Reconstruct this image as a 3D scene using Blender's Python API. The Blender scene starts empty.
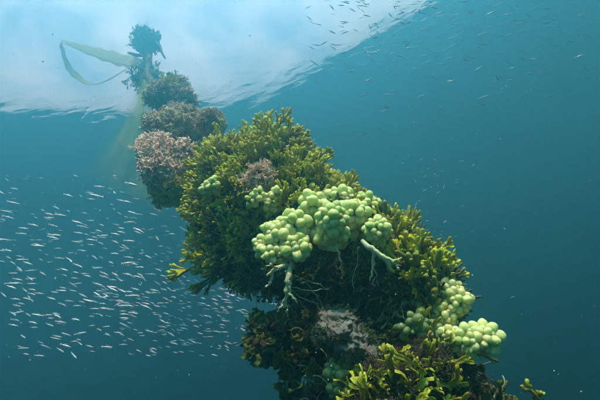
import bpy, math, random
import numpy as np
from mathutils import Vector, Matrix, noise, Quaternion

sc = bpy.context.scene
# ------------------------------------------------------------------ camera
F_PX = 396.0                                   # focal length for a 600 px wide frame
PITCH = math.radians(25.7); ROLL = math.radians(17.6)
CAM = Vector((0, 0, -5.0))
FW = Vector((0, math.cos(PITCH), math.sin(PITCH)))
U0 = Vector((0, -math.sin(PITCH), math.cos(PITCH)))
R0 = Vector((1, 0, 0))
RI = R0 * math.cos(ROLL) - U0 * math.sin(ROLL)
UI = R0 * math.sin(ROLL) + U0 * math.cos(ROLL)
cam_d = bpy.data.cameras.new('camera'); cam = bpy.data.objects.new('camera', cam_d)
sc.collection.objects.link(cam); sc.camera = cam
cam_d.sensor_width = 36; cam_d.lens = 36 * F_PX / 600; cam_d.clip_start = 0.02; cam_d.clip_end = 3000
M3 = Matrix((RI, UI, -FW)).transposed()
cam.matrix_world = Matrix.Translation(CAM) @ M3.to_4x4()

# ------------------------------------------------------------------ light
SUN_EL, SUN_AZ = math.radians(64), math.radians(150)   # azimuth clockwise from +Y: behind the camera
SUN_STRENGTH, SKY_STRENGTH = 5.0, 0.13
w = bpy.data.worlds.new('World'); sc.world = w; w.use_nodes = True
nt = w.node_tree; nt.nodes.clear()
sky = nt.nodes.new('ShaderNodeTexSky'); sky.sky_type = 'NISHITA'; sky.sun_disc = False
sky.sun_elevation = SUN_EL; sky.sun_rotation = SUN_AZ; sky.air_density = 1.0; sky.dust_density = 1.0
bg = nt.nodes.new('ShaderNodeBackground'); bg.inputs[1].default_value = SKY_STRENGTH
out = nt.nodes.new('ShaderNodeOutputWorld')
geo = nt.nodes.new('ShaderNodeTexCoord')
cn = nt.nodes.new('ShaderNodeTexNoise'); cn.inputs['Scale'].default_value = 4.0; cn.inputs['Detail'].default_value = 7; cn.inputs['Distortion'].default_value = .8
cr = nt.nodes.new('ShaderNodeValToRGB'); cr.color_ramp.elements[0].position = 0.34; cr.color_ramp.elements[1].position = 0.68
mx = nt.nodes.new('ShaderNodeMix'); mx.data_type = 'RGBA'; mx.inputs[7].default_value = (4.9, 5.9, 6.5, 1)
nt.links.new(geo.outputs['Generated'], cn.inputs['Vector']); nt.links.new(cn.outputs[0], cr.inputs[0])
nt.links.new(cr.outputs[0], mx.inputs[0]); nt.links.new(sky.outputs[0], mx.inputs[6])
nt.links.new(mx.outputs[2], bg.inputs[0]); nt.links.new(bg.outputs[0], out.inputs[0])
sun_d = bpy.data.lights.new('sun', 'SUN'); sun_d.energy = SUN_STRENGTH; sun_d.angle = math.radians(0.5)
sun_d.color = (1.0, 0.95, 0.86)
sun = bpy.data.objects.new('sun', sun_d); sc.collection.objects.link(sun)
SD = Vector((math.sin(SUN_AZ) * math.cos(SUN_EL), math.cos(SUN_AZ) * math.cos(SUN_EL), math.sin(SUN_EL)))
sun.rotation_euler = SD.to_track_quat('Z', 'Y').to_euler()
sc.view_settings.view_transform = 'Standard'; sc.view_settings.look = 'None'
sc.view_settings.exposure = 2.2; sc.view_settings.gamma = 1.0
sc.cycles.use_denoising = True
sc.cycles.max_bounces = 8; sc.cycles.volume_bounces = 3; sc.cycles.transparent_max_bounces = 12
sc.cycles.diffuse_bounces = 2; sc.cycles.glossy_bounces = 2; sc.cycles.transmission_bounces = 3
sc.cycles.caustics_reflective = False; sc.cycles.caustics_refractive = False
sc.cycles.sample_clamp_indirect = 3.0
WATER_DENSITY = 0.31
WATER_COLOR = (0.09, 0.42, 0.52, 1)
WATER_ABSORB = (0.17, 0.09, 0.05, 1)
WATER_G = 0.84

C = sc.collection
rng = random.Random(7)

def at(px, py, z):
    """world point seen at pixel (px,py) of the 600x400 frame at z metres along the lens axis"""
    return CAM + (RI * ((px - 300) / F_PX) + UI * ((200 - py) / F_PX) + FW) * z

# ------------------------------------------------------------------ materials
def mat_new(name):
    m = bpy.data.materials.new(name); m.use_nodes = True
    n = m.node_tree; n.nodes.clear()
    o = n.nodes.new('ShaderNodeOutputMaterial')
    return m, n, o

def ramp(n, stops):
    r = n.nodes.new('ShaderNodeValToRGB'); e = r.color_ramp.elements
    while len(e) < len(stops): e.new(0.5)
    for i, (p, c) in enumerate(stops):
        e[i].position = p; e[i].color = (*c, 1)
    return r

def algae_mat(name, base, tip, rough=0.5, trans=0.3, vary=0.35, scale=40, spec=0.25):
    """pigment runs from frond base to growing tip (attribute 'tip'); blotches and a random shift per frond"""
    m, n, o = mat_new(name)
    at_ = n.nodes.new('ShaderNodeAttribute'); at_.attribute_name = 'tip'
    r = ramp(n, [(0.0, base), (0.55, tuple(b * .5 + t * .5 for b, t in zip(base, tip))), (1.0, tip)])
    n.links.new(at_.outputs['Fac'], r.inputs[0])
    oi = n.nodes.new('ShaderNodeObjectInfo')
    tc = n.nodes.new('ShaderNodeNewGeometry')
    ns = n.nodes.new('ShaderNodeTexNoise'); ns.inputs['Scale'].default_value = scale; ns.inputs['Detail'].default_value = 4
    n.links.new(tc.outputs['Position'], ns.inputs['Vector'])
    ns2 = n.nodes.new('ShaderNodeTexNoise'); ns2.inputs['Scale'].default_value = 9; ns2.inputs['Detail'].default_value = 2
    n.links.new(tc.outputs['Position'], ns2.inputs['Vector'])
    a = n.nodes.new('ShaderNodeMath'); a.operation = 'ADD'
    n.links.new(ns.outputs[0], a.inputs[0]); n.links.new(ns2.outputs[0], a.inputs[1])
    mr = n.nodes.new('ShaderNodeMapRange'); mr.inputs[1].default_value = 0.6; mr.inputs[2].default_value = 1.4
    mr.inputs[3].default_value = 1 - vary; mr.inputs[4].default_value = 1 + vary
    n.links.new(a.outputs[0], mr.inputs[0])
    hs = n.nodes.new('ShaderNodeHueSaturation')
    n.links.new(mr.outputs[0], hs.inputs['Value']); n.links.new(r.outputs[0], hs.inputs['Color'])
    hm = n.nodes.new('ShaderNodeMapRange'); hm.inputs[3].default_value = 0.475; hm.inputs[4].default_value = 0.525
    n.links.new(ns2.outputs[0], hm.inputs[0]); hm.inputs[1].default_value = .3; hm.inputs[2].default_value = .7
    n.links.new(hm.outputs[0], hs.inputs['Hue'])
    p = n.nodes.new('ShaderNodeBsdfPrincipled'); p.inputs['Roughness'].default_value = rough
    p.inputs['Specular IOR Level'].default_value = spec
    n.links.new(hs.outputs[0], p.inputs['Base Color'])
    bp = n.nodes.new('ShaderNodeBump'); bp.inputs['Strength'].default_value = 0.5; bp.inputs['Distance'].default_value = 0.002
    nb = n.nodes.new('ShaderNodeTexNoise'); nb.inputs['Scale'].default_value = 260
    n.links.new(tc.outputs['Position'], nb.inputs['Vector']); n.links.new(nb.outputs[0], bp.inputs['Height'])
    n.links.new(bp.outputs[0], p.inputs['Normal'])
    if trans > 0:
        t = n.nodes.new('ShaderNodeBsdfTranslucent'); n.links.new(hs.outputs[0], t.inputs[0])
        mxs = n.nodes.new('ShaderNodeMixShader'); mxs.inputs[0].default_value = trans
        n.links.new(p.outputs[0], mxs.inputs[1]); n.links.new(t.outputs[0], mxs.inputs[2])
        n.links.new(mxs.outputs[0], o.inputs[0])
    else:
        n.links.new(p.outputs[0], o.inputs[0])
    return m

def crust_mat(name, stops, scale=14, bump=0.01, rough=0.85, fine=120):
    m, n, o = mat_new(name)
    tc = n.nodes.new('ShaderNodeNewGeometry')
    ns = n.nodes.new('ShaderNodeTexNoise'); ns.inputs['Scale'].default_value = scale; ns.inputs['Detail'].default_value = 8
    ns.inputs['Roughness'].default_value = 0.7
    n.links.new(tc.outputs['Position'], ns.inputs['Vector'])
    r = ramp(n, stops); n.links.new(ns.outputs[0], r.inputs[0])
    p = n.nodes.new('ShaderNodeBsdfPrincipled'); p.inputs['Roughness'].default_value = rough
    p.inputs['Specular IOR Level'].default_value = 0.2
    n.links.new(r.outputs[0], p.inputs['Base Color'])
    vo = n.nodes.new('ShaderNodeTexNoise'); vo.inputs['Scale'].default_value = fine; vo.inputs['Detail'].default_value = 6
    n.links.new(tc.outputs['Position'], vo.inputs['Vector'])
    bp = n.nodes.new('ShaderNodeBump'); bp.inputs['Strength'].default_value = 1.0; bp.inputs['Distance'].default_value = bump
    n.links.new(vo.outputs[0], bp.inputs['Height']); n.links.new(bp.outputs[0], p.inputs['Normal'])
    n.links.new(p.outputs[0], o.inputs[0])
    return m

M = {}
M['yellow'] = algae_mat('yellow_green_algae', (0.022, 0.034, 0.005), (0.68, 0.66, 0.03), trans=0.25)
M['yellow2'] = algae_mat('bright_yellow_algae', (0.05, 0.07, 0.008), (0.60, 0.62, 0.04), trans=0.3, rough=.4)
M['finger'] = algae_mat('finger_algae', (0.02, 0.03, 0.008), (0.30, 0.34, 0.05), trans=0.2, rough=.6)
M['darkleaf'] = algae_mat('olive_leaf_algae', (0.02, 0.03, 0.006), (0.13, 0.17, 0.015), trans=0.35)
M['brown'] = algae_mat('brown_turf_algae', (0.05, 0.035, 0.02), (0.60, 0.52, 0.34), trans=0.05, rough=.8, vary=.5)
M['pink'] = algae_mat('pink_coralline', (0.42, 0.24, 0.16), (0.92, 0.72, 0.54), trans=0.05, rough=.8, vary=.25)
M['mixed'] = algae_mat('grey_green_turf', (0.03, 0.03, 0.02), (0.26, 0.26, 0.12), trans=0.1, rough=.8, vary=.6)
M['turf'] = algae_mat('dark_red_turf', (0.015, 0.013, 0.008), (0.09, 0.075, 0.045), trans=0.05, rough=.9, vary=.6)
M['olive'] = algae_mat('olive_turf', (0.02, 0.022, 0.008), (0.13, 0.15, 0.05), trans=0.15, rough=.8, vary=.6)
M['pale'] = algae_mat('pale_holdfast', (0.55, 0.62, 0.36), (0.78, 0.84, 0.38), trans=0.15, rough=.6, vary=.15)
M['thread'] = algae_mat('pale_thread', (0.28, 0.34, 0.24), (0.42, 0.50, 0.38), trans=0.1, rough=.7, vary=.15)
M['mat'] = crust_mat('encrusting_mat', [(0.3, (0.012, 0.008, 0.006)), (0.5, (0.03, 0.022, 0.012)), (0.62, (0.045, 0.028, 0.022)), (0.75, (0.05, 0.06, 0.025))])
M['pinkmat'] = crust_mat('pink_crust', [(0.3, (0.16, 0.09, 0.07)), (0.7, (0.40, 0.27, 0.23))])
M['sponge'] = crust_mat('grey_sponge', [(0.3, (0.08, 0.08, 0.06)), (0.5, (0.19, 0.19, 0.15)), (0.62, (0.13, 0.11, 0.085)), (0.75, (0.26, 0.26, 0.21))], scale=14, bump=.003)
M['buoy'] = crust_mat('fouled_buoy', [(0.3, (0.06, 0.08, 0.09)), (0.6, (0.16, 0.18, 0.18))], scale=9, bump=.02)
M['rope'] = crust_mat('old_rope', [(0.3, (0.05, 0.04, 0.025)), (0.7, (0.12, 0.10, 0.06))], scale=40, bump=.004)
M['strap'] = algae_mat('weedy_strap', (0.40, 0.50, 0.14), (0.50, 0.58, 0.18), trans=0.5, rough=.7, vary=.3, scale=8)
_n = M['strap'].node_tree; _o = [x for x in _n.nodes if x.type == 'OUTPUT_MATERIAL'][0]; _src = _o.inputs[0].links[0].from_socket
_t = _n.nodes.new('ShaderNodeBsdfTransparent'); _m = _n.nodes.new('ShaderNodeMixShader'); _m.inputs[0].default_value = .4
_n.links.new(_src, _m.inputs[1]); _n.links.new(_t.outputs[0], _m.inputs[2]); _n.links.new(_m.outputs[0], _o.inputs[0])
M['sand'] = crust_mat('sand', [(0.3, (0.20, 0.18, 0.13)), (0.7, (0.32, 0.29, 0.22))], scale=2, bump=.03, fine=20)

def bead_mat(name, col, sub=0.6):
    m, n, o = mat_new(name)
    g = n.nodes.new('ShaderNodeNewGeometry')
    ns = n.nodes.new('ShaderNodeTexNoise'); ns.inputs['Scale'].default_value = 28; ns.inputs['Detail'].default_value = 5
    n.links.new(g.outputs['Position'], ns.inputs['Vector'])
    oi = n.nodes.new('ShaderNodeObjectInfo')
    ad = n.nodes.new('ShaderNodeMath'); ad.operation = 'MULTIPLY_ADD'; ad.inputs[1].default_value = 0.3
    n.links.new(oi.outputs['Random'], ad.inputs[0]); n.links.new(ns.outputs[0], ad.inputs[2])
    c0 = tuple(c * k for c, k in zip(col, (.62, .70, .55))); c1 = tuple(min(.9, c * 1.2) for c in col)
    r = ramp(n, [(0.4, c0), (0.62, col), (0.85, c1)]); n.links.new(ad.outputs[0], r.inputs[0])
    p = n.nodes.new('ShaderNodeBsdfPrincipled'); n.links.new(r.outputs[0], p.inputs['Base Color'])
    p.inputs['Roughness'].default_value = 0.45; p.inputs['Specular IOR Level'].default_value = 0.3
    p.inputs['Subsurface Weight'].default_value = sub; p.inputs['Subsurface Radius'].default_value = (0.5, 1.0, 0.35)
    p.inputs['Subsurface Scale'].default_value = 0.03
    nb = n.nodes.new('ShaderNodeTexNoise'); nb.inputs['Scale'].default_value = 220; nb.inputs['Detail'].default_value = 3
    n.links.new(g.outputs['Position'], nb.inputs['Vector'])
    bp = n.nodes.new('ShaderNodeBump'); bp.inputs['Strength'].default_value = .35; bp.inputs['Distance'].default_value = .002
    n.links.new(nb.outputs[0], bp.inputs['Height']); n.links.new(bp.outputs[0], p.inputs['Normal'])
    n.links.new(p.outputs[0], o.inputs[0])
    return m
M['bead'] = bead_mat('pale_green_bead', (0.64, 0.72, 0.26))
M['bead_shaded'] = bead_mat('shaded_green_bead', (0.15, 0.21, 0.07), .2)  # darker copy of the bead colour, shade painted in
M['lobe'] = bead_mat('lobe_flesh', (0.22, 0.27, 0.08), .2)

def fish_mat(name, back, belly, metallic):
    m, n, o = mat_new(name)
    a = n.nodes.new('ShaderNodeAttribute'); a.attribute_name = 'tip'
    r = ramp(n, [(0.0, belly), (0.55, belly), (0.72, back), (0.98, back), (1.0, (.01, .01, .01))])
    r.color_ramp.elements[3].position = .96
    n.links.new(a.outputs['Fac'], r.inputs[0])
    p = n.nodes.new('ShaderNodeBsdfPrincipled'); n.links.new(r.outputs[0], p.inputs['Base Color'])
    p.inputs['Metallic'].default_value = metallic; p.inputs['Roughness'].default_value = .35
    n.links.new(p.outputs[0], o.inputs[0])
    return m
M['fish'] = fish_mat('silver_fish_skin', (0.42, 0.52, 0.54), (0.90, 0.95, 0.95), .1)
M['fish_silhouette'] = fish_mat('silhouette_fish_skin', (0.05, 0.08, 0.09), (0.22, 0.28, 0.30), .3)  # fish skin darkened so the backlit silhouette sits in the colour

# ------------------------------------------------------------------ mesh helpers
class MB:
    def __init__(s): s.v = []; s.f = []; s.t = []
    def add(s, v, f, t, mtx=None):
        b = len(s.v)
        if mtx is not None: v = [mtx @ Vector(p) for p in v]
        s.v.extend([tuple(p) for p in v]); s.f.extend([tuple(i + b for i in q) for q in f]); s.t.extend(t)
    def mesh(s, name, m, smooth=True):
        me = bpy.data.meshes.new(name); me.from_pydata(s.v, [], s.f); me.update()
        at_ = me.attributes.new('tip', 'FLOAT', 'POINT'); at_.data.foreach_set('value', np.array(s.t, dtype=np.float32))
        if smooth: me.polygons.foreach_set('use_smooth', [True] * len(me.polygons))
        me.materials.append(m)
        return me

def link(name, me, parent=None, mtx=None):
    o = bpy.data.objects.new(name, me); C.objects.link(o)
    if parent: o.parent = parent
    if mtx is not None: o.matrix_local = mtx
    return o
def tag(o, label=None, cat=None, group=None, kind=None):
    if label: o['label'] = label
    if cat: o['category'] = cat
    if group: o['group'] = group
    if kind: o['kind'] = kind
    return o
def thing(name, loc, label, cat, group=None):
    o = bpy.data.objects.new(name, None); o.empty_display_size = .1; C.objects.link(o); o.location = loc
    return tag(o, label, cat, group)

def frame(d, hint=None):
    d = Vector(d).normalized()
    h = Vector(hint) if hint is not None else Vector((0.31, 0.72, 0.61))
    x = h - d * h.dot(d)
    if x.length < 1e-4: x = Vector((1, 0, 0)) - d * d.x
    x.normalize()
    return x, d.cross(x), d
def mtx_of(p, d, hint, s=1.0):
    x, y, z = frame(d, hint)
    if isinstance(s, (int, float)): s = (s, s, s)
    m = Matrix(((x.x * s[0], y.x * s[1], z.x * s[2], p[0]), (x.y * s[0], y.y * s[1], z.y * s[2], p[1]), (x.z * s[0], y.z * s[1], z.z * s[2], p[2]), (0, 0, 0, 1)))
    return m

def sweep(mb, pts, wid, thk, t0=0., t1=1., sides=6, hint=(0, 1, 0), close=True):
    """tube of elliptic section through pts; wid/thk are lists"""
    b = len(mb.v); n = len(pts); hx = Vector(hint)
    for i, p in enumerate(pts):
        d = (pts[min(i + 1, n - 1)] - pts[max(i - 1, 0)]).normalized()
        x, y, _ = frame(d, hx); hx = x
        for k in range(sides):
            a = 2 * math.pi * k / sides
            mb.v.append(tuple(p + x * (math.cos(a) * wid[i]) + y * (math.sin(a) * thk[i])))
            mb.t.append(t0 + (t1 - t0) * i / (n - 1))
    for i in range(n - 1):
        for k in range(sides):
            k2 = (k + 1) % sides
            mb.f.append((b + i * sides + k, b + i * sides + k2, b + (i + 1) * sides + k2, b + (i + 1) * sides + k))
    if close:
        d = (pts[-1] - pts[-2]).normalized()
        mb.v.append(tuple(pts[-1] + d * min(wid[-1], thk[-1]) * .6)); mb.t.append(t1)
        c = len(mb.v) - 1
        for k in range(sides): mb.f.append((b + (n - 1) * sides + k, b + (n - 1) * sides + (k + 1) % sides, c))

def forked(r, levels, seg, w0, w1, thk, spread, sides=5, curl=.25, blunt=1.25, drop=.12, shrink=.85):
    """dichotomously forking frond growing along +Z, flattened across X"""
    mb = MB()
    def go(p, d, x, lv, w):
        L = seg * (shrink ** lv) * r.uniform(.75, 1.25)
        last = lv >= levels or (lv > 0 and r.random() < drop)
        bend = Vector((r.uniform(-1, 1), r.uniform(-1, 1), r.uniform(-.2, .6))) * curl
        d1 = (d + bend * .5).normalized(); d2 = (d + bend).normalized()
        we = w * (w1 / w0) ** (1 / max(1, levels))
        p1 = p + d1 * L * .5; p2 = p1 + d2 * L * .5
        t0 = lv / (levels + 1); t1 = (lv + 1) / (levels + 1) if not last else 1.0
        if last:
            p3 = p2 + d2 * L * .18
            sweep(mb, [p, p1, p2, p3], [w * .8, we * .95, we * blunt, we * .75], [thk * .9, thk, thk * 1.15, thk * .7], t0, t1, sides, x)
        else:
            sweep(mb, [p, p1, p2 + d2 * L * .08], [w * .8, we * .9, we * 1.2], [thk, thk, thk * .8], t0, t1, sides, x, close=True)
            k = 3 if r.random() < .18 else 2
            for i in range(k):
                s = (i - (k - 1) / 2) * 2 / max(1, k - 1)
                a = s * spread * r.uniform(.6, 1.3)
                q = Quaternion(d2.cross(x).normalized(), -a)
                tw = Quaternion(d2, r.uniform(-.7, .7))
                nd = q @ d2; nx = tw @ (x - nd * x.dot(nd)); 
                go(p2, nd, nx.normalized(), lv + 1, we)
    go(Vector((0, 0, 0)), Vector((0, 0, 1)), Vector((1, 0, 0)), 0, w0)
    return mb

def finger(r, length, w):
    """thick blunt finger, forked near the top"""
    mb = MB(); d = Vector((0, 0, 1)); p = Vector((0, 0, 0))
    def run(p, d, L, w, t0, n=5):
        pts = [p.copy()]; ws = [w * .75]
        for i in range(n):
            d = (d + Vector((r.uniform(-1, 1), r.uniform(-1, 1), .3)) * .13).normalized()
            p = p + d * L / n; pts.append(p.copy()); ws.append(w * r.uniform(.88, 1.15))
        pts.append(p + d * w * .55); ws.append(w * .72)
        sweep(mb, pts, ws, [q * .85 for q in ws], t0, 1.0, 7, (1, 0, 0)); return pts[-2]
    mid = run(p, d, length, w, 0.)
    for k in range(r.choice([0, 1, 2, 2])):
        h = r.uniform(.35, .7) * length; a = r.uniform(0, 6.28)
        dd = Vector((math.cos(a) * .55, math.sin(a) * .55, 1)).normalized()
        run(Vector((0, 0, h)), dd, length * r.uniform(.25, .5), w * r.uniform(.7, .95), .4, 3)
    return mb

def ribbon(r, length, w):
    """curling strap with a thick rounded edge, forked tip"""
    mb = MB()
    def strip(p, d, x, L, w, t0, t1, n=7):
        pts = []; b = len(mb.v)
        for i in range(n):
            f = i / (n - 1)
            ww = w * (.45 + .75 * f) * (1 if i < n - 1 else .6)
            y = d.cross(x).normalized()
            cup = ww * .35
            for s, off, tt in ((-1, cup, .15), (-.5, .15 * cup, 0), (.5, .15 * cup, 0), (1, cup, .15)):
                mb.v.append(tuple(p + x * ww * s + y * off)); mb.t.append(min(1, t0 + (t1 - t0) * f + tt))
            for s, off, tt in ((1, cup + w * .16, .2), (.5, .15 * cup + w * .1, 0), (-.5, .15 * cup + w * .1, 0), (-1, cup + w * .16, .2)):
                mb.v.append(tuple(p + x * ww * s + y * off)); mb.t.append(min(1, t0 + (t1 - t0) * f + tt))
            pts.append((p.copy(), d.copy(), x.copy()))
            q = Quaternion(x, r.uniform(-.15, .55)) @ Quaternion(d, r.uniform(-.45, .45))
            d = (q @ d + Vector((0, 0, .12))).normalized(); x = q @ x; x = (x - d * x.dot(d)).normalized()
            p = p + d * L / (n - 1)
        for i in range(n - 1):
            for k in range(8):
                k2 = (k + 1) % 8
                mb.f.append((b + i * 8 + k, b + i * 8 + k2, b + (i + 1) * 8 + k2, b + (i + 1) * 8 + k))
        mb.f.append(tuple(b + (n - 1) * 8 + k for k in range(8)))
        return pts
    pts = strip(Vector((0, 0, 0)), Vector((0, 0, 1)), Vector((1, 0, 0)), length, w, 0, .85)
    for s in (-1, 1):
        p, d, x = pts[r.choice([3, 4, 5])]
        dd = (d + x * s * r.uniform(.6, 1.1)).normalized(); xx = (x - dd * x.dot(dd)).normalized()
        strip(p, dd, xx, length * r.uniform(.3, .55), w * .7, .5, 1, 5)
    return mb

def leaf(r, L, W):
    """broad lobed blade on a short stalk, ragged rim, cupped"""
    mb = MB(); n = 14
    sweep(mb, [Vector((0, 0, 0)), Vector((r.uniform(-.1, .1) * L, 0, L * .15)), Vector((0, 0, L * .32))], [W * .07] * 3, [W * .05] * 3, 0, .2, 4, (1, 0, 0), False)
    c = Vector((0, 0, L * .62)); b = len(mb.v); ph = r.uniform(0, 6)
    for s in (0, 1):
        mb.v.append(tuple(c + Vector((0, s * .0025, 0)))); mb.t.append(.4)
        for ring in (.5, 1.):
            for k in range(n):
                a = 2 * math.pi * k / n
                rr = 1 + .16 * math.sin(3 * a + ph) + .12 * math.sin(5 * a + 2 * ph) + r.uniform(-.1, .1) * ring
                rr = rr if not s else None
                if s: 
                    q = Vector(mb.v[b + 1 + int(ring * 2 - 1) * n + k]); mb.v.append((q.x, q.y + .0022, q.z)); mb.t.append(.4 + .6 * ring)
                    continue
                x = math.sin(a) * W * .5 * rr * ring; z = -math.cos(a) * L * .4 * rr * ring
                y = .28 * W * ring * ring * math.sin(2 * a + ph) * .5 + .1 * W * ring * math.sin(4 * a)
                mb.v.append(tuple(c + Vector((x, y, z)))); mb.t.append(.4 + .6 * ring)
        
    def side(o, flip):
        for k in range(n):
            k2 = (k + 1) % n
            q = [(b + o, b + o + 1 + k, b + o + 1 + k2), (b + o + 1 + k, b + o + 1 + n + k, b + o + 1 + n + k2, b + o + 1 + k2)]
            for f in q: mb.f.append(f[::-1] if flip else f)
    side(0, False); side(1 + 2 * n, True)
    o2 = 1 + 2 * n
    for k in range(n):
        k2 = (k + 1) % n
        mb.f.append((b + 1 + n + k, b + o2 + 1 + n + k, b + o2 + 1 + n + k2, b + 1 + n + k2))
    return mb

def icosphere(sub):
    t = (1 + 5 ** .5) / 2
    v = [Vector(p).normalized() for p in ((-1, t, 0), (1, t, 0), (-1, -t, 0), (1, -t, 0), (0, -1, t), (0, 1, t), (0, -1, -t), (0, 1, -t), (t, 0, -1), (t, 0, 1), (-t, 0, -1), (-t, 0, 1))]
    f = [(0, 11, 5), (0, 5, 1), (0, 1, 7), (0, 7, 10), (0, 10, 11), (1, 5, 9), (5, 11, 4), (11, 10, 2), (10, 7, 6), (7, 1, 8), (3, 9, 4), (3, 4, 2), (3, 2, 6), (3, 6, 8), (3, 8, 9), (4, 9, 5), (2, 4, 11), (6, 2, 10), (8, 6, 7), (9, 8, 1)]
    for _ in range(sub):
        cache = {}; nf = []
        def mid(a, b):
            k = (min(a, b), max(a, b))
            if k not in cache: v.append(((v[a] + v[b]) / 2).normalized()); cache[k] = len(v) - 1
            return cache[k]
        for a, b, c in f:
            x, y, z = mid(a, b), mid(b, c), mid(c, a); nf += [(a, x, z), (b, y, x), (c, z, y), (x, y, z)]
        f = nf
    return v, f
ICO = {k: icosphere(k) for k in (1, 2, 3, 4, 5)}

class Lump:
    """noisy ellipsoid: centre at pixel/depth, radii in pixels across and up, metres in depth"""
    def __init__(s, px, py, z, rx, ry, rd=None, amp=.18, freq=2.2, seed=0):
        s.c = at(px, py, z); s.rx = rx * z / F_PX; s.ry = ry * z / F_PX; s.rd = rd or (s.rx + s.ry) / 2
        s.amp = amp; s.freq = freq; s.o = Vector((seed * 13.7, seed * 7.1, seed * 3.3)); s.z = z
    def surf(s, d):
        n = noise.fractal(d * s.freq + s.o, .9, 2.1, 4)
        k = 1 + s.amp * n
        return s.c + (RI * (d.x * s.rx) + UI * (d.y * s.ry) + FW * (d.z * s.rd)) * k
    def normal(s, d):
        return (RI * (d.x / s.rx) + UI * (d.y / s.ry) + FW * (d.z / s.rd)).normalized()
    def area(s): return (s.rx + s.ry) * (s.rx + s.ry + s.rd)
    def inside(s, p):
        q = p - s.c
        return (q.dot(RI) / s.rx) ** 2 + (q.dot(UI) / s.ry) ** 2 + (q.dot(FW) / s.rd) ** 2 < .9
    def add_to(s, mb, org, sub=4):
        v, f = ICO[sub]; mb.add([s.surf(d) - org for d in v], f, [0.] * len(v))

def lump_mesh(name, lumps, org, mat, sub=4):
    mb = MB()
    for l in lumps: l.add_to(mb, org, sub)
    return mb.mesh(name, mat)

def scatter(lumps, n, r, front=.75, keep=None, others=()):
    """n places on the lumps' skin, more of them on the side that faces the open water in front"""
    res = []; wts = [l.area() for l in lumps]; tries = 0
    while len(res) < n and tries < n * 30:
        tries += 1
        l = r.choices(lumps, wts)[0]
        d = Vector((r.gauss(0, 1), r.gauss(0, 1), r.gauss(0, 1))).normalized()
        if d.z > .25 and r.random() < front: continue
        p = l.surf(d)
        if any(k is not l and k.inside(p) for k in list(lumps) + list(others)): continue
        if keep and not keep(p, l.normal(d)): continue
        res.append((p, l.normal(d), l))
    return res

def px_of(p):
    q = p - CAM; z = q.dot(FW); return 300 + F_PX * q.dot(RI) / z, 200 - F_PX * q.dot(UI) / z, z

UP = Vector((0, 0, 1))
def plant_fronds(root, places, variants, mat, r, scale, up=.5, jit=.35, name='frond', solo=300, smin=.7, smax=1.25, sink=.01, outw=1., clump=0.):
    """the fronds nearest the viewer are parts of their own, the others one joined part"""
    org = root.location
    data = []
    for p, n, l in places:
        d = (n * outw + UP * up + Vector((r.gauss(0, 1), r.gauss(0, 1), r.gauss(0, 1))) * jit).normalized()
        s = scale * r.uniform(smin, smax)
        if clump:
            c_ = noise.noise(p * 14) + .5 * noise.noise(p * 31 + Vector((3, 1, 8)))
            if c_ < -.38: continue
            s *= 1 + clump * c_
            d = (d + Vector((noise.noise(p * 12), noise.noise(p * 12 + Vector((9, 2, 1))), noise.noise(p * 12 + Vector((2, 9, 4))))) * clump * 1.1).normalized()
        hint = Vector((r.gauss(0, 1), r.gauss(0, 1), r.gauss(0, 1)))
        q = p - d * sink - org
        vis = (n.dot((CAM - p).normalized()) + .35) * s / max(.3, (p - CAM).length)
        data.append((vis, q, d, hint, s, r.randrange(len(variants))))
    data.sort(key=lambda a: -a[0])
    meshes = [mb.mesh(name, mat) for mb in variants] if solo else None
    for vis, q, d, hint, s, k in data[:solo]:
        o = bpy.data.objects.new(name, meshes[k]); C.objects.link(o); o.parent = root; o.matrix_local = mtx_of(q, d, hint, s)
    rest = data[solo:]
    if rest:
        big = MB()
        for vis, q, d, hint, s, k in rest:
            vb = variants[k]; big.add(vb.v, vb.f, vb.t, mtx_of(q, d, hint, s))
        o = link(name + '_undergrowth' if solo else 'turf', big.mesh(name, mat), root); o['kind'] = 'stuff'

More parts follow.
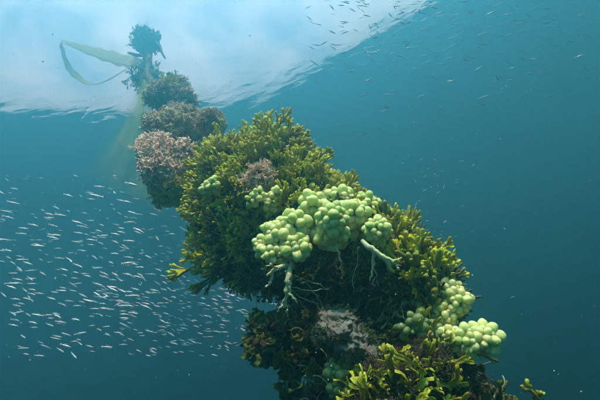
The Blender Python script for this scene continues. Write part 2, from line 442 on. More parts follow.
# ------------------------------------------------------------------ the sea: surface, bed, water body
def build_surface():
    n = 420; u = np.linspace(-1, 1, n)
    c = np.sign(u) * (np.abs(u) * 14 + np.abs(u) ** 4 * 166)
    X, Y = np.meshgrid(c, c + 7.0)
    Z = np.zeros_like(X); rr = np.random.RandomState(3)
    R = np.hypot(X, Y - 7)
    for i in range(46):
        lam = 0.45 * (1.13 ** i) if i < 24 else rr.uniform(.5, 6)
        if lam > 14: lam = rr.uniform(.6, 5)
        th = rr.normal(.9, .75); k = 2 * math.pi / lam
        amp = .0007 * lam * rr.uniform(.5, 1.2)
        fade = np.exp(-(R / (40 * lam)) ** 2)
        Z += fade * amp * np.sin(k * (X * math.cos(th) + Y * math.sin(th)) + rr.uniform(0, 6.28)) / (1 + .12 * lam)
    V = np.stack([X, Y, Z], -1).reshape(-1, 3)
    idx = np.arange(n * n).reshape(n, n)
    Fc = np.stack([idx[:-1, :-1], idx[:-1, 1:], idx[1:, 1:], idx[1:, :-1]], -1).reshape(-1, 4)
    me = bpy.data.meshes.new('water_surface')
    me.vertices.add(len(V)); me.vertices.foreach_set('co', V.ravel())
    me.loops.add(Fc.size); me.loops.foreach_set('vertex_index', Fc.ravel())
    me.polygons.add(len(Fc)); me.polygons.foreach_set('loop_start', np.arange(0, Fc.size, 4)); me.polygons.foreach_set('loop_total', np.full(len(Fc), 4))
    me.update(calc_edges=True); me.polygons.foreach_set('use_smooth', [True] * len(Fc))
    m, nn, o = mat_new('sea_surface')
    g = nn.nodes.new('ShaderNodeNewGeometry')
    mp = nn.nodes.new('ShaderNodeMapping'); mp.inputs['Scale'].default_value = (1.0, 1.9, 1); mp.inputs['Rotation'].default_value = (0, 0, .35)
    nn.links.new(g.outputs['Position'], mp.inputs['Vector'])
    ns = nn.nodes.new('ShaderNodeTexNoise'); ns.inputs['Scale'].default_value = 2.3; ns.inputs['Detail'].default_value = 2.5; ns.inputs['Distortion'].default_value = .4
    nn.links.new(mp.outputs[0], ns.inputs['Vector'])
    bp = nn.nodes.new('ShaderNodeBump'); bp.inputs['Strength'].default_value = 1; bp.inputs['Distance'].default_value = .0065
    nn.links.new(ns.outputs[0], bp.inputs['Height'])
    fr = nn.nodes.new('ShaderNodeFresnel'); fr.inputs['IOR'].default_value = 1.333; nn.links.new(bp.outputs[0], fr.inputs['Normal'])
    tr = nn.nodes.new('ShaderNodeBsdfTransparent'); gl = nn.nodes.new('ShaderNodeBsdfGlossy'); gl.inputs['Roughness'].default_value = .10
    nn.links.new(bp.outputs[0], gl.inputs['Normal'])
    rf = nn.nodes.new('ShaderNodeBsdfRefraction'); rf.inputs['IOR'].default_value = 1.333; rf.inputs['Roughness'].default_value = .05
    nn.links.new(bp.outputs[0], rf.inputs['Normal'])
    m0 = nn.nodes.new('ShaderNodeMixShader'); m0.inputs[0].default_value = .4; nn.links.new(tr.outputs[0], m0.inputs[1]); nn.links.new(rf.outputs[0], m0.inputs[2])
    mx = nn.nodes.new('ShaderNodeMixShader'); nn.links.new(fr.outputs[0], mx.inputs[0]); nn.links.new(m0.outputs[0], mx.inputs[1]); nn.links.new(gl.outputs[0], mx.inputs[2])
    nn.links.new(mx.outputs[0], o.inputs[0])
    me.materials.append(m)
    return tag(link('water_surface', me), 'rippled underside of the sea surface with the bright window of sky', kind='structure')
build_surface()

def build_bed():
    n = 60; mb = MB(); S = 180
    for j in range(n + 1):
        for i in range(n + 1):
            x = (i / n * 2 - 1) * S; y = (j / n * 2 - 1) * S + 7
            mb.v.append((x, y, -26 + .8 * noise.noise(Vector((x * .05, y * .05, 0))))); mb.t.append(0)
    for j in range(n):
        for i in range(n):
            a = j * (n + 1) + i; mb.f.append((a, a + 1, a + n + 2, a + n + 1))
    return tag(link('seabed', mb.mesh('seabed', M['sand'])), 'sandy sea floor far below in the dark water', kind='structure')
build_bed()

def build_haze():
    x0, x1, y0, y1, z0, z1 = -184, 184, -177, 191, -28, .9
    v = [(x, y, z) for z in (z0, z1) for y in (y0, y1) for x in (x0, x1)]
    f = [(0, 2, 3, 1), (4, 5, 7, 6), (0, 1, 5, 4), (2, 6, 7, 3), (0, 4, 6, 2), (1, 3, 7, 5)]
    me = bpy.data.meshes.new('haze'); me.from_pydata(v, [], f); me.update()
    m, n, o = mat_new('sea_water_body')
    pv = n.nodes.new('ShaderNodeVolumePrincipled')
    pv.inputs['Color'].default_value = WATER_COLOR; pv.inputs['Density'].default_value = WATER_DENSITY
    pv.inputs['Absorption Color'].default_value = WATER_ABSORB; pv.inputs['Anisotropy'].default_value = WATER_G
    n.links.new(pv.outputs[0], o.inputs['Volume']); me.materials.append(m)
    tag(link('haze', me), 'blue green sea water filling the whole view', kind='stuff')
build_haze()

# ------------------------------------------------------------------ rope and buoy
TOP = at(150, 55, 5.35); BOT = at(425, 432, 1.0)
ROPE = [TOP, at(149, 76, 4.2), at(170, 100, 2.9), at(175, 150, 2.05), at(255, 200, 1.45), at(350, 285, 1.22), BOT, BOT + (BOT - at(350, 285, 1.22)).normalized() * 1.5 + Vector((0, 0, -1.5))]
def rope_at(u):
    m = len(ROPE) - 1; u = min(max(u, 0), .99999) * m; i = int(u); f = u - i
    a, b_, c_, d_ = ROPE[max(0, i - 1)], ROPE[i], ROPE[i + 1], ROPE[min(m, i + 2)]
    return .5 * ((b_ * 2) + (c_ - a) * f + (a * 2 - b_ * 5 + c_ * 4 - d_) * f * f + (b_ * 3 - a - c_ * 3 + d_) * f ** 3)
def build_rope():
    t = thing('mooring_rope', BOT, 'thick old mooring rope running from the buoy down through all the growth', 'rope')
    for k in range(3):
        mb = MB(); pts = []
        n = 420
        for i in range(n + 1):
            a = i / n * 150 + k * 2.094; p = rope_at(i / n)
            x, y, z = frame(rope_at(i / n + .004) - rope_at(i / n - .004) + Vector((0, 0, 1e-6)))
            pts.append(p + (x * math.cos(a) + y * math.sin(a)) * .018 - BOT)
        sweep(mb, pts, [.017] * (n + 1), [.017] * (n + 1), sides=6)
        link('strand', mb.mesh('strand', M['rope']), t)
    return t
rope = build_rope()

def build_buoy():
    c = at(145.5, 40, 5.6)
    t = thing('mooring_buoy', c, 'dark round mooring buoy blurred by the water at the head of the rope', 'buoy')
    mb = MB(); v, f = ICO[4]
    mb.add([d * (.17 * (1 + .3 * noise.fractal(d * 2.5, 1, 2, 4))) for d in v], f, [0] * len(v)); link('float', mb.mesh('float', M['buoy']), t)
    r = random.Random(5)
    tu = MB(); vs = [forked(r, 3, .015, .006, .005, .004, .4, 4) for _ in range(4)]
    for i in range(260):
        d = Vector((r.gauss(0, 1), r.gauss(0, 1), r.gauss(0, 1))).normalized()
        if d.z > .4: continue
        vb = vs[i % 4]; tu.add(vb.v, vb.f, vb.t, mtx_of(d * .165, d + UP * .1, (r.random(), r.random(), .2), r.uniform(.4, 1.5)))
    link('weed_fringe', tu.mesh('weed_fringe', M['mixed']), t)['kind'] = 'stuff'
    s = MB(); p0 = at(146, 48, 5.35) - c; p1 = at(148, 66, 5.25) - c
    sweep(s, [p0, p0.lerp(p1, .35), p0.lerp(p1, .7), p1], [.11, .07, .05, .06], [.11, .07, .05, .06], sides=10); link('neck', s.mesh('neck', M['buoy']), t)
    # frayed tail of line hanging beside the neck
    s = MB(); q = [at(156, 42, 5.2), at(160, 47, 5.15), at(162, 53, 5.1), at(165, 58, 5.1)]
    sweep(s, [p - c for p in q], [.022, .028, .018, .03], [.02, .02, .015, .012], sides=6); link('rope_tail', s.mesh('rope_tail', M['buoy']), t)
    s = MB(); q = [at(143, 56, 5.25), at(136, 55, 5.2), at(128, 52.5, 5.2)]
    sweep(s, [p - c for p in q], [.02, .03, .015], [.016] * 3, sides=6); link('rope_tail', s.mesh('rope_tail', M['buoy']), t)
build_buoy()

def band(pts_w, n=40):
    """flat rippled band along a smooth path through (point, half width)"""
    mb = MB(); P = [Vector(p) for p, _ in pts_w]; W = [w for _, w in pts_w]; m = len(P) - 1; b = 0
    def cr(i, f, A):
        a = A[max(0, i - 1)]; b_ = A[i]; c_ = A[min(m, i + 1)]; d_ = A[min(m, i + 2)]
        return .5 * ((b_ * 2) + (c_ - a) * f + (a * 2 - b_ * 5 + c_ * 4 - d_) * f * f + (b_ * 3 - a - c_ * 3 + d_) * f ** 3)
    pts = []; ws = []
    for j in range(n + 1):
        u = j / n * m; i = min(m - 1, int(u)); f = u - i
        pts.append(cr(i, f, P)); ws.append(max(.004, cr(i, f, W) * (1 + .18 * math.sin(j * 1.3))))
    sweep(mb, pts, ws, [max(.005, q * .12) for q in ws], 0, 1, 8, (0, .3, 1))
    return mb
def build_strap():
    org = at(62, 42, 5.7)
    t = thing('weedy_strap', org, 'pale yellow-green weed-covered strap looping out left of the buoy just under the surface', 'strap')
    up = [(at(146, 63, 5.6), .08), (at(128, 61, 5.6), .12), (at(108, 56, 5.6), .12), (at(88, 50, 5.7), .085), (at(72, 44.5, 5.7), .05), (at(63, 42, 5.7), .035), (at(60, 46, 5.7), .04)]
    lo = [(at(61, 43, 5.7), .04), (at(63, 52, 5.6), .065), (at(68, 66, 5.5), .07), (at(79, 78, 5.5), .06), (at(93, 84.5, 5.5), .045), (at(108, 80, 5.4), .03), (at(123, 71, 5.4), .022), (at(135, 64, 5.4), .02)]
    def sink_(p, q=.22):
        d = p - CAM; return CAM + d * min(1, (5 - q) / d.z)
    up = [(sink_(p), w) for p, w in up]; lo = [(sink_(p), w) for p, w in lo]
    for a in (up, lo):
        link('strap_band', band([(p - org, w * 1.35) for p, w in a]).mesh('strap_band', M['strap']), t)
build_strap()

def build_veil():
    """sheet of fine weedy netting hanging from the rope far off"""
    m, n, o = mat_new('fine_netting')
    g = n.nodes.new('ShaderNodeNewGeometry'); ns = n.nodes.new('ShaderNodeTexNoise'); ns.inputs['Scale'].default_value = 3.5; ns.inputs['Detail'].default_value = 5
    n.links.new(g.outputs['Position'], ns.inputs['Vector'])
    a = n.nodes.new('ShaderNodeAttribute'); a.attribute_name = 'tip'
    mu = n.nodes.new('ShaderNodeMath'); mu.operation = 'MULTIPLY'; n.links.new(ns.outputs[0], mu.inputs[0]); n.links.new(a.outputs['Fac'], mu.inputs[1])
    d = n.nodes.new('ShaderNodeBsdfDiffuse'); d.inputs[0].default_value = (.50, .64, .12, 1)
    tl = n.nodes.new('ShaderNodeBsdfTranslucent'); tl.inputs[0].default_value = (.50, .64, .12, 1)
    m1 = n.nodes.new('ShaderNodeMixShader'); m1.inputs[0].default_value = .5; n.links.new(d.outputs[0], m1.inputs[1]); n.links.new(tl.outputs[0], m1.inputs[2])
    tr = n.nodes.new('ShaderNodeBsdfTransparent'); m2 = n.nodes.new('ShaderNodeMixShader')
    n.links.new(mu.outputs[0], m2.inputs[0]); n.links.new(tr.outputs[0], m2.inputs[1]); n.links.new(m1.outputs[0], m2.inputs[2]); n.links.new(m2.outputs[0], o.inputs[0])
    org = at(140, 90, 3.9); mb = MB(); nu, nv = 26, 22
    for j in range(nv + 1):
        f = j / nv
        pl = at(138 - 40 * f - 22 * f * f, 76 + 96 * f, 3.9 - .4 * f); pr = at(156 + 22 * f, 86 + 140 * f, 3.8 - .5 * f)
        for i in range(nu + 1):
            u = i / nu; p = pl.lerp(pr, u) + FW * (.05 * math.sin(u * 9 + f * 2.5) + .015 * math.sin(u * 31 + 5 * f))
            mb.v.append(tuple(p - org)); mb.t.append(1.9 * (1 - f) ** .6 * math.sin(math.pi * u) ** 1.2)
    for j in range(nv):
        for i in range(nu):
            q = j * (nu + 1) + i; mb.f.append((q, q + 1, q + nu + 2, q + nu + 1))
    o = link('hanging_net', mb.mesh('hanging_net', m)); o.location = org
    tag(o, 'faint green veil of fine netting hanging below the far end of the rope', 'net')
build_veil()

# ------------------------------------------------------------------ growth on the rope
rF = random.Random(11)
V_fork = [forked(rF, rF.choice((3, 4)), rF.uniform(.036, .048), rF.uniform(.0046, .0066), rF.uniform(.0042, .0062), .0029, rF.uniform(.28, .45), 5, curl=rF.uniform(.25, .5), blunt=rF.uniform(1.2, 1.75), drop=.15, shrink=.82) for _ in range(20)]
V_fing = [finger(rF, rF.uniform(.09, .16), rF.uniform(.0062, .0105)) for _ in range(12)]
V_rib = [ribbon(rF, rF.uniform(.07, .11), rF.uniform(.007, .011)) for _ in range(12)]
V_leaf = [leaf(rF, rF.uniform(.06, .08), rF.uniform(.05, .07)) for _ in range(8)]
V_fine = [forked(rF, 4, .022, .0035, .003, .003, .5, 4, curl=.5, blunt=1.3) for _ in range(8)]
V_tuft = [forked(rF, 2, .018, .0025, .002, .002, .6, 3, curl=.6) for _ in range(6)]

# dark encrusted masses along the rope
MATS = [Lump(330, 262, 1.22, 58, 46, amp=.25, seed=1), Lump(385, 300, 1.12, 48, 52, amp=.25, seed=2), Lump(340, 330, 1.12, 38, 34, amp=.25, seed=3),
        Lump(405, 372, 1.0, 58, 48, amp=.22, seed=4), Lump(462, 422, .92, 44, 42, amp=.25, seed=5), Lump(285, 240, 1.4, 50, 44, amp=.2, seed=6),
        Lump(345, 410, 1.0, 42, 36, amp=.25, seed=15)]
for k, l in enumerate(MATS):
    link('crust_lump', lump_mesh('crust_lump', [l], BOT, M['mat'], 5), rope)
pl_ = scatter(MATS, 3600, rF)
plant_fronds(rope, pl_, V_tuft, M['turf'], rF, .5, up=.1, jit=.6, name='turf', solo=0)

plant_fronds(rope, scatter(MATS, 900, random.Random(5)), V_fine, M['olive'], random.Random(6), .6, .3, .6, 'turf', 0, clump=1.0)
plant_fronds(rope, scatter(MATS, 260, random.Random(8)), V_fork, M['darkleaf'], random.Random(9), .42, .3, .6, 'turf', 0, clump=1.0)
def bush(name, label, cat, lumps, n, variants, mat, scale, seed, up=.5, jit=.35, solo=300, fname='frond', keep=None, others=(), crust='mat', turf=None, **kw):
    r = random.Random(seed); org = lumps[0].c
    t = thing(name, org, label, cat)
    link('holdfast_crust', lump_mesh('holdfast_crust', lumps, org, M[crust], 4), t)
    plant_fronds(t, scatter(lumps, n, r, keep=keep, others=others), variants, M[mat], r, scale, up, jit, fname, solo, **kw)
    if turf:
        plant_fronds(t, scatter(lumps, turf[0], r, keep=keep, others=others), V_tuft, M[turf[1]], r, turf[2], .3, .5, 'turf', 0)
    return t

G = [Lump(264, 184, 1.42, 47, 33, .2, amp=.28, freq=3, seed=21), Lump(243, 212, 1.40, 32, 38, .18, amp=.28, freq=3, seed=22), Lump(302, 210, 1.36, 36, 25, .18, amp=.28, freq=3, seed=23),
     Lump(230, 240, 1.4, 22, 26, .12, amp=.3, seed=24), Lump(252, 246, 1.4, 34, 32, .14, amp=.3, seed=44), Lump(236, 170, 1.4, 16, 16, .1, amp=.3, seed=64), Lump(262, 160, 1.42, 18, 12, .09, amp=.3, seed=65)]
bush('branching_algae_bush', 'largest bush of yellow-green branching algae in the middle of the rope', 'algae', G, 2100, V_fork, 'yellow', .56, 31, up=.9, jit=.3, smin=.55, smax=1.3, clump=.6, turf=(1200, 'turf', 1.1))
H = [Lump(352, 226, 1.22, 22, 14, .10, seed=25), Lump(384, 252, 1.16, 23, 18, .12, seed=26), Lump(408, 276, 1.08, 22, 20, .10, seed=27), Lump(424, 294, 1.04, 16, 20, .09, seed=45)]
hb = bush('finger_algae_clump', 'clump of blunt finger-like algae on the right slope behind the green beads', 'algae', H, 420, V_fing, 'finger', .62, 32, up=1.3, jit=.2, fname='finger', clump=.6, turf=(900, 'olive', 1.5))
plant_fronds(hb, scatter(H, 260, random.Random(77)), V_fork, M['yellow'], random.Random(78), .55, 1.2, .25, 'frond', 120, clump=.5)
Mm = [Lump(402, 378, .82, 40, 22, .06, seed=28), Lump(428, 360, .84, 20, 20, .06, seed=29), Lump(395, 400, .80, 46, 16, .06, seed=46)]
bush('curled_ribbon_algae', 'bright yellow-green curling ribbon algae at the bottom, below the bead clusters', 'algae', Mm, 260, V_rib, 'yellow2', .44, 33, up=.6, jit=.5, clump=.9, fname='ribbon', smin=.5, smax=1.4, turf=(700, 'turf', .5), others=())
J = [Lump(290, 330, 1.15, 32, 20, .1, amp=.3, seed=30), Lump(266, 343, 1.12, 18, 16, .08, amp=.3, seed=31), Lump(303, 352, 1.10, 24, 15, .08, amp=.3, seed=32), Lump(258, 322, 1.15, 8, 8, .05, seed=66)]
bush('olive_leaf_weed', 'dark olive leafy weed hanging out into the water at lower left', 'algae', J, 520, V_leaf, 'darkleaf', .46, 34, up=.25, jit=.6, clump=.5, fname='leaf', sink=.02)
J2 = [Lump(292, 388, 1.05, 8, 5, .03, seed=60)]
bush('loose_leaf_sprig', 'small dark leaf sprig dangling under the olive leafy weed', 'algae', J2, 22, V_leaf, 'darkleaf', .6, 50, up=-.2, jit=.6, fname='leaf')
Cc = [Lump(174, 130, 2.08, 19, 12, .12, amp=.3, freq=3, seed=33), Lump(186, 128, 2.1, 10, 8, .07, amp=.3, seed=73)]
bush('brown_turf_dome', 'rounded brown tuft of matted weed on top of the pink growth', 'algae', Cc, 2000, V_fine, 'brown', .6, 35, up=.15, jit=.8, solo=0, clump=.6, sink=.012, smin=.5, smax=1.5)
D = [Lump(168, 160, 1.84, 15, 12, .12, amp=.35, freq=3, seed=34), Lump(178, 158, 1.82, 9, 10, .06, amp=.3, seed=67), Lump(153, 153, 1.84, 7, 7, .05, amp=.3, seed=35), Lump(162, 172, 1.76, 10, 9, .06, amp=.3, seed=47), Lump(174, 175, 1.74, 9, 9, .05, amp=.3, seed=57)]
bush('pink_coralline_tuft', 'pinkish cream feathery growth just below the brown tuft', 'coralline algae', D, 2200, V_fine, 'pink', .55, 36, up=.0, jit=.8, solo=0, clump=.7, sink=.012, smin=.5, smax=1.5, crust='pinkmat')
E = [Lump(174, 189, 1.76, 12, 7, .08, amp=.2, seed=36)]
bush('green_fringe_algae', 'yellow-green fringe hanging at the foot of the pink growth', 'algae', E, 320, V_fork, 'yellow', .42, 37, up=-.1, jit=.5, solo=0)
Ff = [Lump(211, 123, 1.95, 10, 9, .08, amp=.2, seed=37)]
bush('small_brown_bush', 'small grey-brown bush peeping out right of the brown tuft', 'algae', Ff, 480, V_fine, 'brown', .45, 38, up=.5, jit=.4, solo=0)
B = [Lump(167, 98, 2.95, 12, 10, .11, amp=.4, freq=3, seed=38), Lump(176, 86, 3.0, 7, 5, .06, amp=.3, seed=39), Lump(183, 100, 2.9, 8, 7, .06, amp=.3, seed=58)]
tB = bush('mixed_algae_clump', 'mixed green and purplish clump above the brown tuft, half faded by the water', 'algae', B, 340, V_fork, 'yellow2', .46, 39, up=.6, jit=.5, solo=0, clump=.9, turf=(1100, 'brown', 1.4))
A = [Lump(149, 72, 4.9, 7, 5, .12, amp=.5, freq=3, seed=40), Lump(144, 83, 4.7, 5, 7, .1, amp=.5, freq=3, seed=41), Lump(156, 80, 4.5, 6, 4, .1, amp=.5, freq=3, seed=48), Lump(135, 78, 4.4, 4, 3, .05, amp=.4, seed=59)]
bush('far_weed_clump', 'blue-grey faded clump of weed nearest the buoy', 'algae', A, 220, V_fork, 'mixed', .55, 40, up=.2, jit=.7, clump=1., solo=0)

# ------------------------------------------------------------------ bead colonies
BEADS = []
for k in range(5):
    v, f = ICO[3]; mb = MB(); o_ = Vector((k * 5.1, 2, k))
    mb.add([Vector((d.x, d.y, d.z * (1.0 + .06 * k))) * (1 + .07 * noise.noise(d * 1.4 + o_)) for d in v], f, [0] * len(v)); BEADS.append(mb)
bead_me = {m: [b.mesh('bead', M[m]) for b in BEADS] for m in ('bead', 'bead_shaded')}

def lobe(root, px, py, z, rx, ry, n, br, r, mat='bead', rd=None):
    """fleshy lobe studded with round beads; radii in px, bead radius in px"""
    org = root.location
    n = int(n * 1.3); br *= .98
    l = Lump(px, py, z, rx * .78, ry * .78, rd, amp=.1, seed=px)
    o = link('lobe', lump_mesh('lobe', [l], l.c, M['lobe'], 3), root, Matrix.Translation(l.c - org))
    pts = []; tries = 0; brm = br * z / F_PX
    while len(pts) < n and tries < 6000:
        tries += 1
        d = Vector((r.gauss(0, 1), r.gauss(0, 1), r.gauss(0, 1))).normalized()
        if d.z > .45: continue
        s = brm * r.choice((r.uniform(.6, .95), r.uniform(.85, 1.3)))
        p = l.surf(d) + l.normal(d) * s * .45
        if any((p - q).length < (s + t) * .66 for q, t in pts): continue
        pts.append((p, s))
        b = bpy.data.objects.new('bead', r.choice(bead_me[mat])); C.objects.link(b); b.parent = o
        b.matrix_local = mtx_of(p - l.c, l.normal(d), (r.random(), r.random(), r.random()), (s * r.uniform(.86, 1.12), s * r.uniform(.86, 1.12), s * r.uniform(.9, 1.2)))

def roots(root, p0, segs, mat='pale', name='holdfast', sides=6):
    """segs: list of polylines [(px,py,z,r_mm)...]"""
    for s in segs:
        mb = MB(); pts = []; ws = []
        for i in range(len(s) - 1):
            for k in range(5 if i < len(s) - 2 else 6):
                f = k / 5; a, b = s[i], s[i + 1]
                pts.append(at(*(a[j] + (b[j] - a[j]) * f - (.045 if j == 2 and name != 'finger' else 0) for j in range(3))) - root.location + Vector((rF.gauss(0, 1), rF.gauss(0, 1), rF.gauss(0, 1))) * .0017)
                ws.append((a[3] + (b[3] - a[3]) * f) / 1000 * .82 * rF.uniform(.82, 1.2))
        sweep(mb, pts, ws, [q * .8 for q in ws], 0, 1, sides); link(name, mb.mesh(name, M[mat]), root)

rb = random.Random(21)
main = thing('sea_grape_colony', at(325, 240, 1.1), 'big pale green bead-like colony bulging from the middle of the growth, with pale roots dangling', 'sea grapes')
for a in [(265, 247, 1.02, 10, 10, 18, 4.0), (281, 235, .99, 14, 12, 24, 4.8), (276, 254, .97, 12, 9, 20, 4.0), (296, 248, .96, 14, 12, 24, 4.4), (272, 230, 1.06, 8, 7, 12, 4.0), (293, 224, 1.00, 13, 11, 18, 5.6),
          (332, 219, .96, 14, 14, 26, 5.6), (333, 235, .99, 13, 13, 20, 5.6), (313, 206, 1.07, 12, 12, 18, 4.8), (341, 199, 1.16, 12, 10, 20, 4.4), (354, 213, 1.02, 13, 11, 20, 5.0), (357, 226, 1.05, 10, 12, 16, 5.4), (311, 230, 1.10, 11, 14, 14, 4.8),
          (366, 206, 1.14, 11, 12, 18, 4.6), (377, 230, .97, 12, 12, 26, 4.0)]:
    lobe(main, *a, rb)
roots(main, None, [
    [(293, 262, 1.0, 9), (289, 275, .97, 12), (287, 290, .96, 9), (284, 307, .96, 6)],
    [(288, 266, .98, 8), (277, 268, .96, 8), (267, 276, .96, 5)],
    [(272, 272, .96, 5.5), (271, 281, .96, 5), (266, 287, .96, 3.5)],
    [(288, 285, .96, 6), (291, 295, .95, 4.5), (297, 303, .95, 2.8)],
    [(362, 241, .96, 8), (374, 250, .93, 9), (385, 258, .92, 8), (394, 262, .92, 6)],
    [(284, 299, .955, 4), (281, 306, .95, 3), (277, 311, .95, 1.8)], [(285, 301, .955, 4), (287, 310, .95, 2.6), (288, 316, .95, 1.6)],
    [(391, 261, .92, 5), (397, 261, .915, 4), (401, 258, .91, 2.2)], [(392, 262, .92, 5), (397, 266, .915, 3.6), (400, 270, .91, 2)],
    [(279, 268, .96, 4), (272, 265, .955, 3), (266, 267, .95, 1.6)],
    [(380, 254, .925, 7), (388, 263, .92, 6), (393, 273, .92, 3)],
    [(374, 252, .93, 6), (373, 266, .94, 4), (370, 281, .95, 2.2)],
    [(334, 248, .98, 5.5), (338, 252, .98, 3.2), (341, 263, .98, 2), (342, 275, .99, 1.3)]], name='root')
roots(main, None, [
    [(290, 286, .98, 2), (308, 291, .98, 1.8), (330, 288, 1, 1)],
    [(290, 290, .98, 2), (305, 300, .98, 1.8), (318, 304, 1, 1)],
    [(290, 292, .98, 2), (302, 305, .98, 1.6), (310, 313, 1, 1)],
    [(296, 280, .98, 2), (312, 282, .99, 1.5), (330, 290, 1, 1)],
    [(306, 282, .99, 1.5), (316, 296, .99, 1.5), (326, 312, 1, 1)],
    [(359, 246, .98, 2), (358, 262, .98, 1.6), (353, 278, .98, 1.6), (354, 296, 1, 1)],
    [(372, 262, .97, 1.6), (376, 275, .97, 1.2), (377, 286, .98, .8)],
    [(286, 300, .98, 1.5), (291, 308, .98, 1.2), (294, 313, .98, .8)]], mat='thread', name='rootlet', sides=5)

up_r = thing('sea_grape_cluster', at(452, 303, 1.0), 'upright green bead cluster on the right edge, above the longer one', 'sea grapes', 'smaller bead clusters')
for a in [(450, 292, .93, 13, 10, 24, 4.0), (457, 302, .91, 12, 12, 26, 4.2), (446, 314, .91, 11, 11, 22, 4.0)]: lobe(up_r, *a, rb)
lo_r = thing('sea_grape_cluster', at(470, 342, .93), 'longest bead cluster sticking out over open water on the right', 'sea grapes', 'smaller bead clusters')
for a in [(449, 338, .86, 12, 10, 24, 4.5), (467, 341, .84, 15, 13, 30, 5.2), (483, 339, .84, 14, 13, 30, 5.0)]: lobe(lo_r, *a, rb)
dim = thing('sea_grape_cluster', at(347, 368, .93), 'green bead cluster coloured dark for the shade under the grey sponge', 'sea grapes', 'smaller bead clusters')
for a in [(350, 362, .90, 10, 10, 18, 4.5), (338, 372, .89, 10, 12, 20, 4.5), (345, 388, .88, 14, 12, 22, 4.5), (362, 372, .88, 9, 9, 12, 4)]: lobe(dim, *a, rb, mat='bead_shaded')
mid_r = thing('sea_grape_cluster', at(425, 330, .97), 'low green beads coloured dark for the shade left of the longest cluster', 'sea grapes', 'smaller bead clusters')
for a in [(418, 322, .88, 10, 7, 10, 5), (432, 334, .87, 10, 8, 12, 5), (406, 330, .87, 8, 6, 8, 4)]: lobe(mid_r, *a, rb, mat='bead_shaded')
for (px, py, z, k, lab) in [(208, 189, 1.18, 12, 'leftmost small bead tuft nestled in the big yellow-green bush'), (256, 197, 1.12, 10, 'small bead tuft in the big bush beside its pinkish patch'), (272, 200, 1.12, 7, 'smallest bead tuft in the big bush, nearest the large colony')]:
    t = thing('sea_grape_tuft', at(px, py, z), lab, 'sea grapes', 'bead tufts in the big bush')
    for j in range(3): lobe(t, px + rb.uniform(-6, 6), py + rb.uniform(-6, 6), z, 5.5, 4.5, k // 3 + 3, 3.0, rb, mat='bead')

# ------------------------------------------------------------------ sponge, pink patch, sprig
def build_sponge():
    ls = [Lump(333, 329, .92, 19, 18, .05, amp=.35, freq=1.6, seed=51), Lump(350, 343, .91, 18, 19, .05, amp=.35, freq=1.6, seed=52), Lump(343, 322, .92, 13, 11, .04, amp=.3, seed=54), Lump(372, 356, .89, 9, 11, .03, amp=.3, seed=53)]
    t = thing('grey_sponge', ls[0].c, 'lumpy grey-brown sponge in the shadow at the bottom centre', 'sponge')
    link('body', lump_mesh('body', ls, ls[0].c, M['sponge'], 5), t)
    r = random.Random(3)
    mb = MB(); v, f = ICO[1]
    for p, n, l in scatter(ls, 60, r):
        s = r.uniform(.001, .0025); mb.add([Vector(d) * s for d in v], f, [0] * len(v), Matrix.Translation(p - ls[0].c))
    link('pimples', mb.mesh('pimples', M['sponge']), t)['kind'] = 'stuff'
    edge = [q for q in scatter(ls, 900, r, front=.3) if noise.noise(q[0] * 22) > .33 or q[1].dot((CAM - q[0]).normalized()) < .15]
    plant_fronds(t, edge, V_tuft, M['olive'], r, .45, .2, .6, 'turf', 0)
build_sponge()

Pk = [Lump(262, 178, 1.20, 9, 12, .05, amp=.3, seed=61), Lump(246, 186, 1.20, 5, 6, .04, amp=.3, seed=62)]
bush('pinkish_turf_patch', 'pinkish grey turf patch showing through the big yellow-green bush', 'coralline algae', Pk, 420, V_fine, 'pink', .38, 41, up=.1, jit=.6, solo=0)

def build_sprig():
    t = thing('finger_algae_sprig', at(535, 402, .8), 'lone yellow-green finger sprig at the very bottom right', 'algae')
    for s in ([(508, 424, .86, 6), (530, 416, .82, 5), (548, 412, .8, 5.5)], [(548, 412, .8, 5.5), (538, 398, .8, 6), (532, 392, .8, 6), (527, 383, .8, 6)], [(533, 393, .8, 5), (524, 388, .8, 5), (522, 387, .8, 5)], [(541, 402, .8, 5), (538, 393, .8, 6), (544, 394, .8, 5)]):
        roots(t, None, [[(x, y, z, q) for x, y, z, q in s]], mat='yellow2', name='finger', sides=8)
build_sprig()

def build_filaments():
    r = random.Random(31); mb = MB()
    for p, n, l in scatter(MATS, 170, r):
        d = (n + Vector((r.gauss(0, .5), r.gauss(0, .5), r.gauss(0, .5)))).normalized(); pts = [p - rope.location]
        for i in range(6):
            d = (d + Vector((r.gauss(0, .35), r.gauss(0, .35), r.gauss(-.12, .35)))).normalized(); pts.append(pts[-1] + d * r.uniform(.008, .018))
        w_ = r.uniform(.0006, .0016); sweep(mb, pts, [w_] * 7, [w_] * 7, sides=4)
    link('filaments', mb.mesh('filaments', M['thread']), rope)['kind'] = 'stuff'
build_filaments()

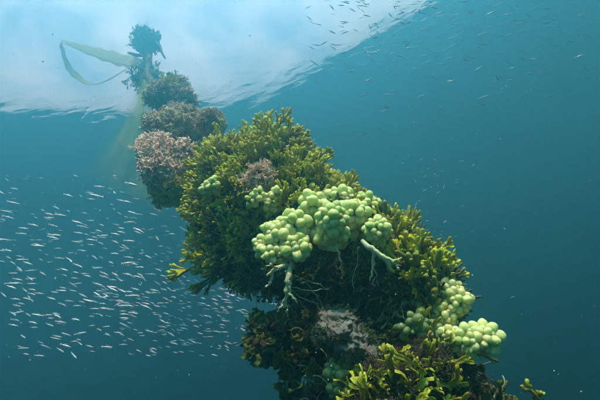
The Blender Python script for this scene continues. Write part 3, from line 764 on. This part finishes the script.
# ------------------------------------------------------------------ fish
def fish_mesh(name, mat, bend, tail):
    """slender fish one unit long, nose at +X"""
    mb = MB(); prof = [(-.40, .018, .03), (-.30, .028, .05), (-.12, .05, .082), (.08, .062, .10), (.25, .058, .092), (.38, .044, .068), (.47, .022, .034)]
    S = 8
    def by(x): return bend * (x - .1) ** 2
    for x, wy, hz in prof:
        for k in range(S):
            a = 2 * math.pi * k / S; zz = math.sin(a)
            mb.v.append((x, by(x) + math.cos(a) * wy, zz * hz * .68)); mb.t.append(.5 + .45 * zz * .9)
    n = len(prof)
    for i in range(n - 1):
        for k in range(S): mb.f.append((i * S + k, (i + 1) * S + k, (i + 1) * S + (k + 1) % S, i * S + (k + 1) % S))
    mb.v.append((.5, by(.5), -.005)); mb.t.append(.5); c = len(mb.v) - 1
    for k in range(S): mb.f.append(((n - 1) * S + k, c, (n - 1) * S + (k + 1) % S))
    def fin(pts, t=.8):
        b = len(mb.v)
        for s in (-.004, .004):
            for x, z in pts: mb.v.append((x, by(x) + s, z)); mb.t.append(t)
        m = len(pts); mb.f.append(tuple(b + i for i in range(m))); mb.f.append(tuple(b + m + i for i in reversed(range(m))))
        for i in range(m): j = (i + 1) % m; mb.f.append((b + i, b + m + i, b + m + j, b + j))
    fin([(-.38, .02), (-.5, .085 * tail), (-.44, 0)], .6); fin([(-.38, -.02), (-.44, 0), (-.5, -.085 * tail)], .6)
    fin([(.05, .09), (-.06, .15), (-.10, .08)]); fin([(-.08, -.07), (-.18, -.12), (-.22, -.06)], .5)
    v, f = ICO[1]
    for s in (-1, 1):
        mb.add([Vector((.38, by(.38) + s * .036, .015)) + d * .016 for d in v], f, [1.] * len(v))
    return mb
FM = {k: [fish_mesh('silver_fish', M[k], b, t) for b, t in ((0, 1), (.18, 1.1), (-.18, .9), (.08, 1))] for k in ('fish', 'fish_silhouette')}
FMe = {k: [f.mesh('silver_fish', M[k]) for f in FM[k]] for k in FM}
fr_ = random.Random(99)
fish = []
def school(n, region, zr, lr, ang, jit, key, label, group, dens):
    x0, x1, y0, y1 = region; c = 0
    while c < n:
        px = fr_.uniform(x0, x1); py = fr_.uniform(y0, y1)
        if fr_.random() > dens(px, py): continue
        z = fr_.uniform(*zr); L = fr_.uniform(*lr)
        a = math.radians(ang + fr_.gauss(0, jit)); yaw = fr_.gauss(0, .35)
        d = (RI * math.cos(a) + UI * math.sin(a)) * math.cos(yaw) + FW * math.sin(yaw)
        if fr_.random() < .12: d = -d
        p = at(px, py, z)
        if p.z > -.25: continue
        fish.append((L / z, p, d, L, key, label, group)); c += 1
def g2(px, py, cx, cy, sx, sy): return math.exp(-((px - cx) / sx) ** 2 - ((py - cy) / sy) ** 2)
school(210, (0, 150, 180, 356), (1.6, 2.8), (.04, .06), -12, 9, 'fish', 'slender silver fish in the dense school left of the growth', 'silver fish school on the left',
       lambda x, y: .15 + g2(x, y, 70, 285, 90, 55))
school(380, (90, 300, 200, 356), (2.1, 3.5), (.032, .05), -14, 11, 'fish', 'slender silver fish in the dense school left of the growth', 'silver fish school on the left',
       lambda x, y: .05 + g2(x, y, 185, 305, 70, 42))
school(130, (0, 240, 175, 270), (2.8, 4.4), (.035, .055), -10, 12, 'fish', 'slender silver fish in the dense school left of the growth', 'silver fish school on the left', lambda x, y: .6)
school(48, (305, 410, 0, 65), (2.4, 3.2), (.04, .06), -12, 22, 'fish_silhouette', 'slender fish coloured dark as silhouettes in the loose school at upper right', 'grey fish school at upper right', lambda x, y: 1)
school(340, (330, 600, 0, 135), (2.3, 3.7), (.04, .062), 3, 14, 'fish_silhouette', 'slender fish coloured dark as silhouettes in the loose school at upper right', 'grey fish school at upper right',
       lambda x, y: .1 + g2(x, y, 470, 20, 140, 60))
school(34, (400, 482, 155, 240), (3.0, 4.2), (.03, .045), 15, 25, 'fish', 'tiny bright fish in the scattered group right of the bush', 'tiny fish right of the bush',
       lambda x, y: .3 + g2(x, y, 440, 185, 30, 40))
school(40, (400, 560, 100, 240), (4.0, 5.4), (.04, .06), 5, 20, 'fish_silhouette', 'tiny dim fish fading into the open water at right', 'dim fish at right', lambda x, y: .5)
fish.sort(key=lambda a: -a[0])
rest = {}
for i, (s, p, d, L, key, label, group) in enumerate(fish):
    roll = UP + Vector((fr_.gauss(0, .3), fr_.gauss(0, .3), 0))
    zc = roll - d * roll.dot(d); zc.normalize(); yc = zc.cross(d)
    m = Matrix(((d.x * L, yc.x * L, zc.x * L, p.x), (d.y * L, yc.y * L, zc.y * L, p.y), (d.z * L, yc.z * L, zc.z * L, p.z), (0, 0, 0, 1)))
    k = fr_.randrange(4)
    if i < 300:
        o = bpy.data.objects.new('silver_fish', FMe[key][k]); C.objects.link(o); o.matrix_world = m; tag(o, label, 'fish', group)
    else:
        rest.setdefault(key, MB()).add(FM[key][k].v, FM[key][k].f, FM[key][k].t, m)
for key, lab in (('fish', 'smallest and farthest silver fish of the schools, fading into the blue'), ('fish_silhouette', 'farthest silhouette-coloured fish of the upper right school, fading into the blue')):
    if key in rest: tag(link('distant_fish_school', rest[key].mesh('distant_fish_school', M[key])), lab, 'fish school', kind='stuff')

# ------------------------------------------------------------------ drifting specks
def build_specks():
    r = random.Random(1234); mb = MB(); v, f = ICO[1]; t8 = [Vector(p) for p in ((1, 0, 0), (-1, 0, 0), (0, 1, 0), (0, -1, 0), (0, 0, 1), (0, 0, -1))]
    f8 = [(0, 2, 4), (2, 1, 4), (1, 3, 4), (3, 0, 4), (2, 0, 5), (1, 2, 5), (3, 1, 5), (0, 3, 5)]
    for _ in range(1500):
        z = r.uniform(.5, 3.0); p = at(r.uniform(-80, 680), r.uniform(-60, 460), z)
        if p.z > -2.6: continue
        q = r.uniform(.0004, .0011) * (1 + .4 * z)
        mb.add([Vector((d.x * r.uniform(.6, 1.4), d.y * r.uniform(.6, 1.4), d.z)) * q for d in t8], f8, [.5] * 6, Matrix.Translation(p))
    m, n, o = mat_new('drifting_speck'); d = n.nodes.new('ShaderNodeBsdfDiffuse'); d.inputs[0].default_value = (.5, .55, .5, 1); n.links.new(d.outputs[0], o.inputs[0])
    tag(link('drifting_specks', mb.mesh('drifting_specks', m)), 'tiny pale specks drifting in the water', kind='stuff')
build_specks()
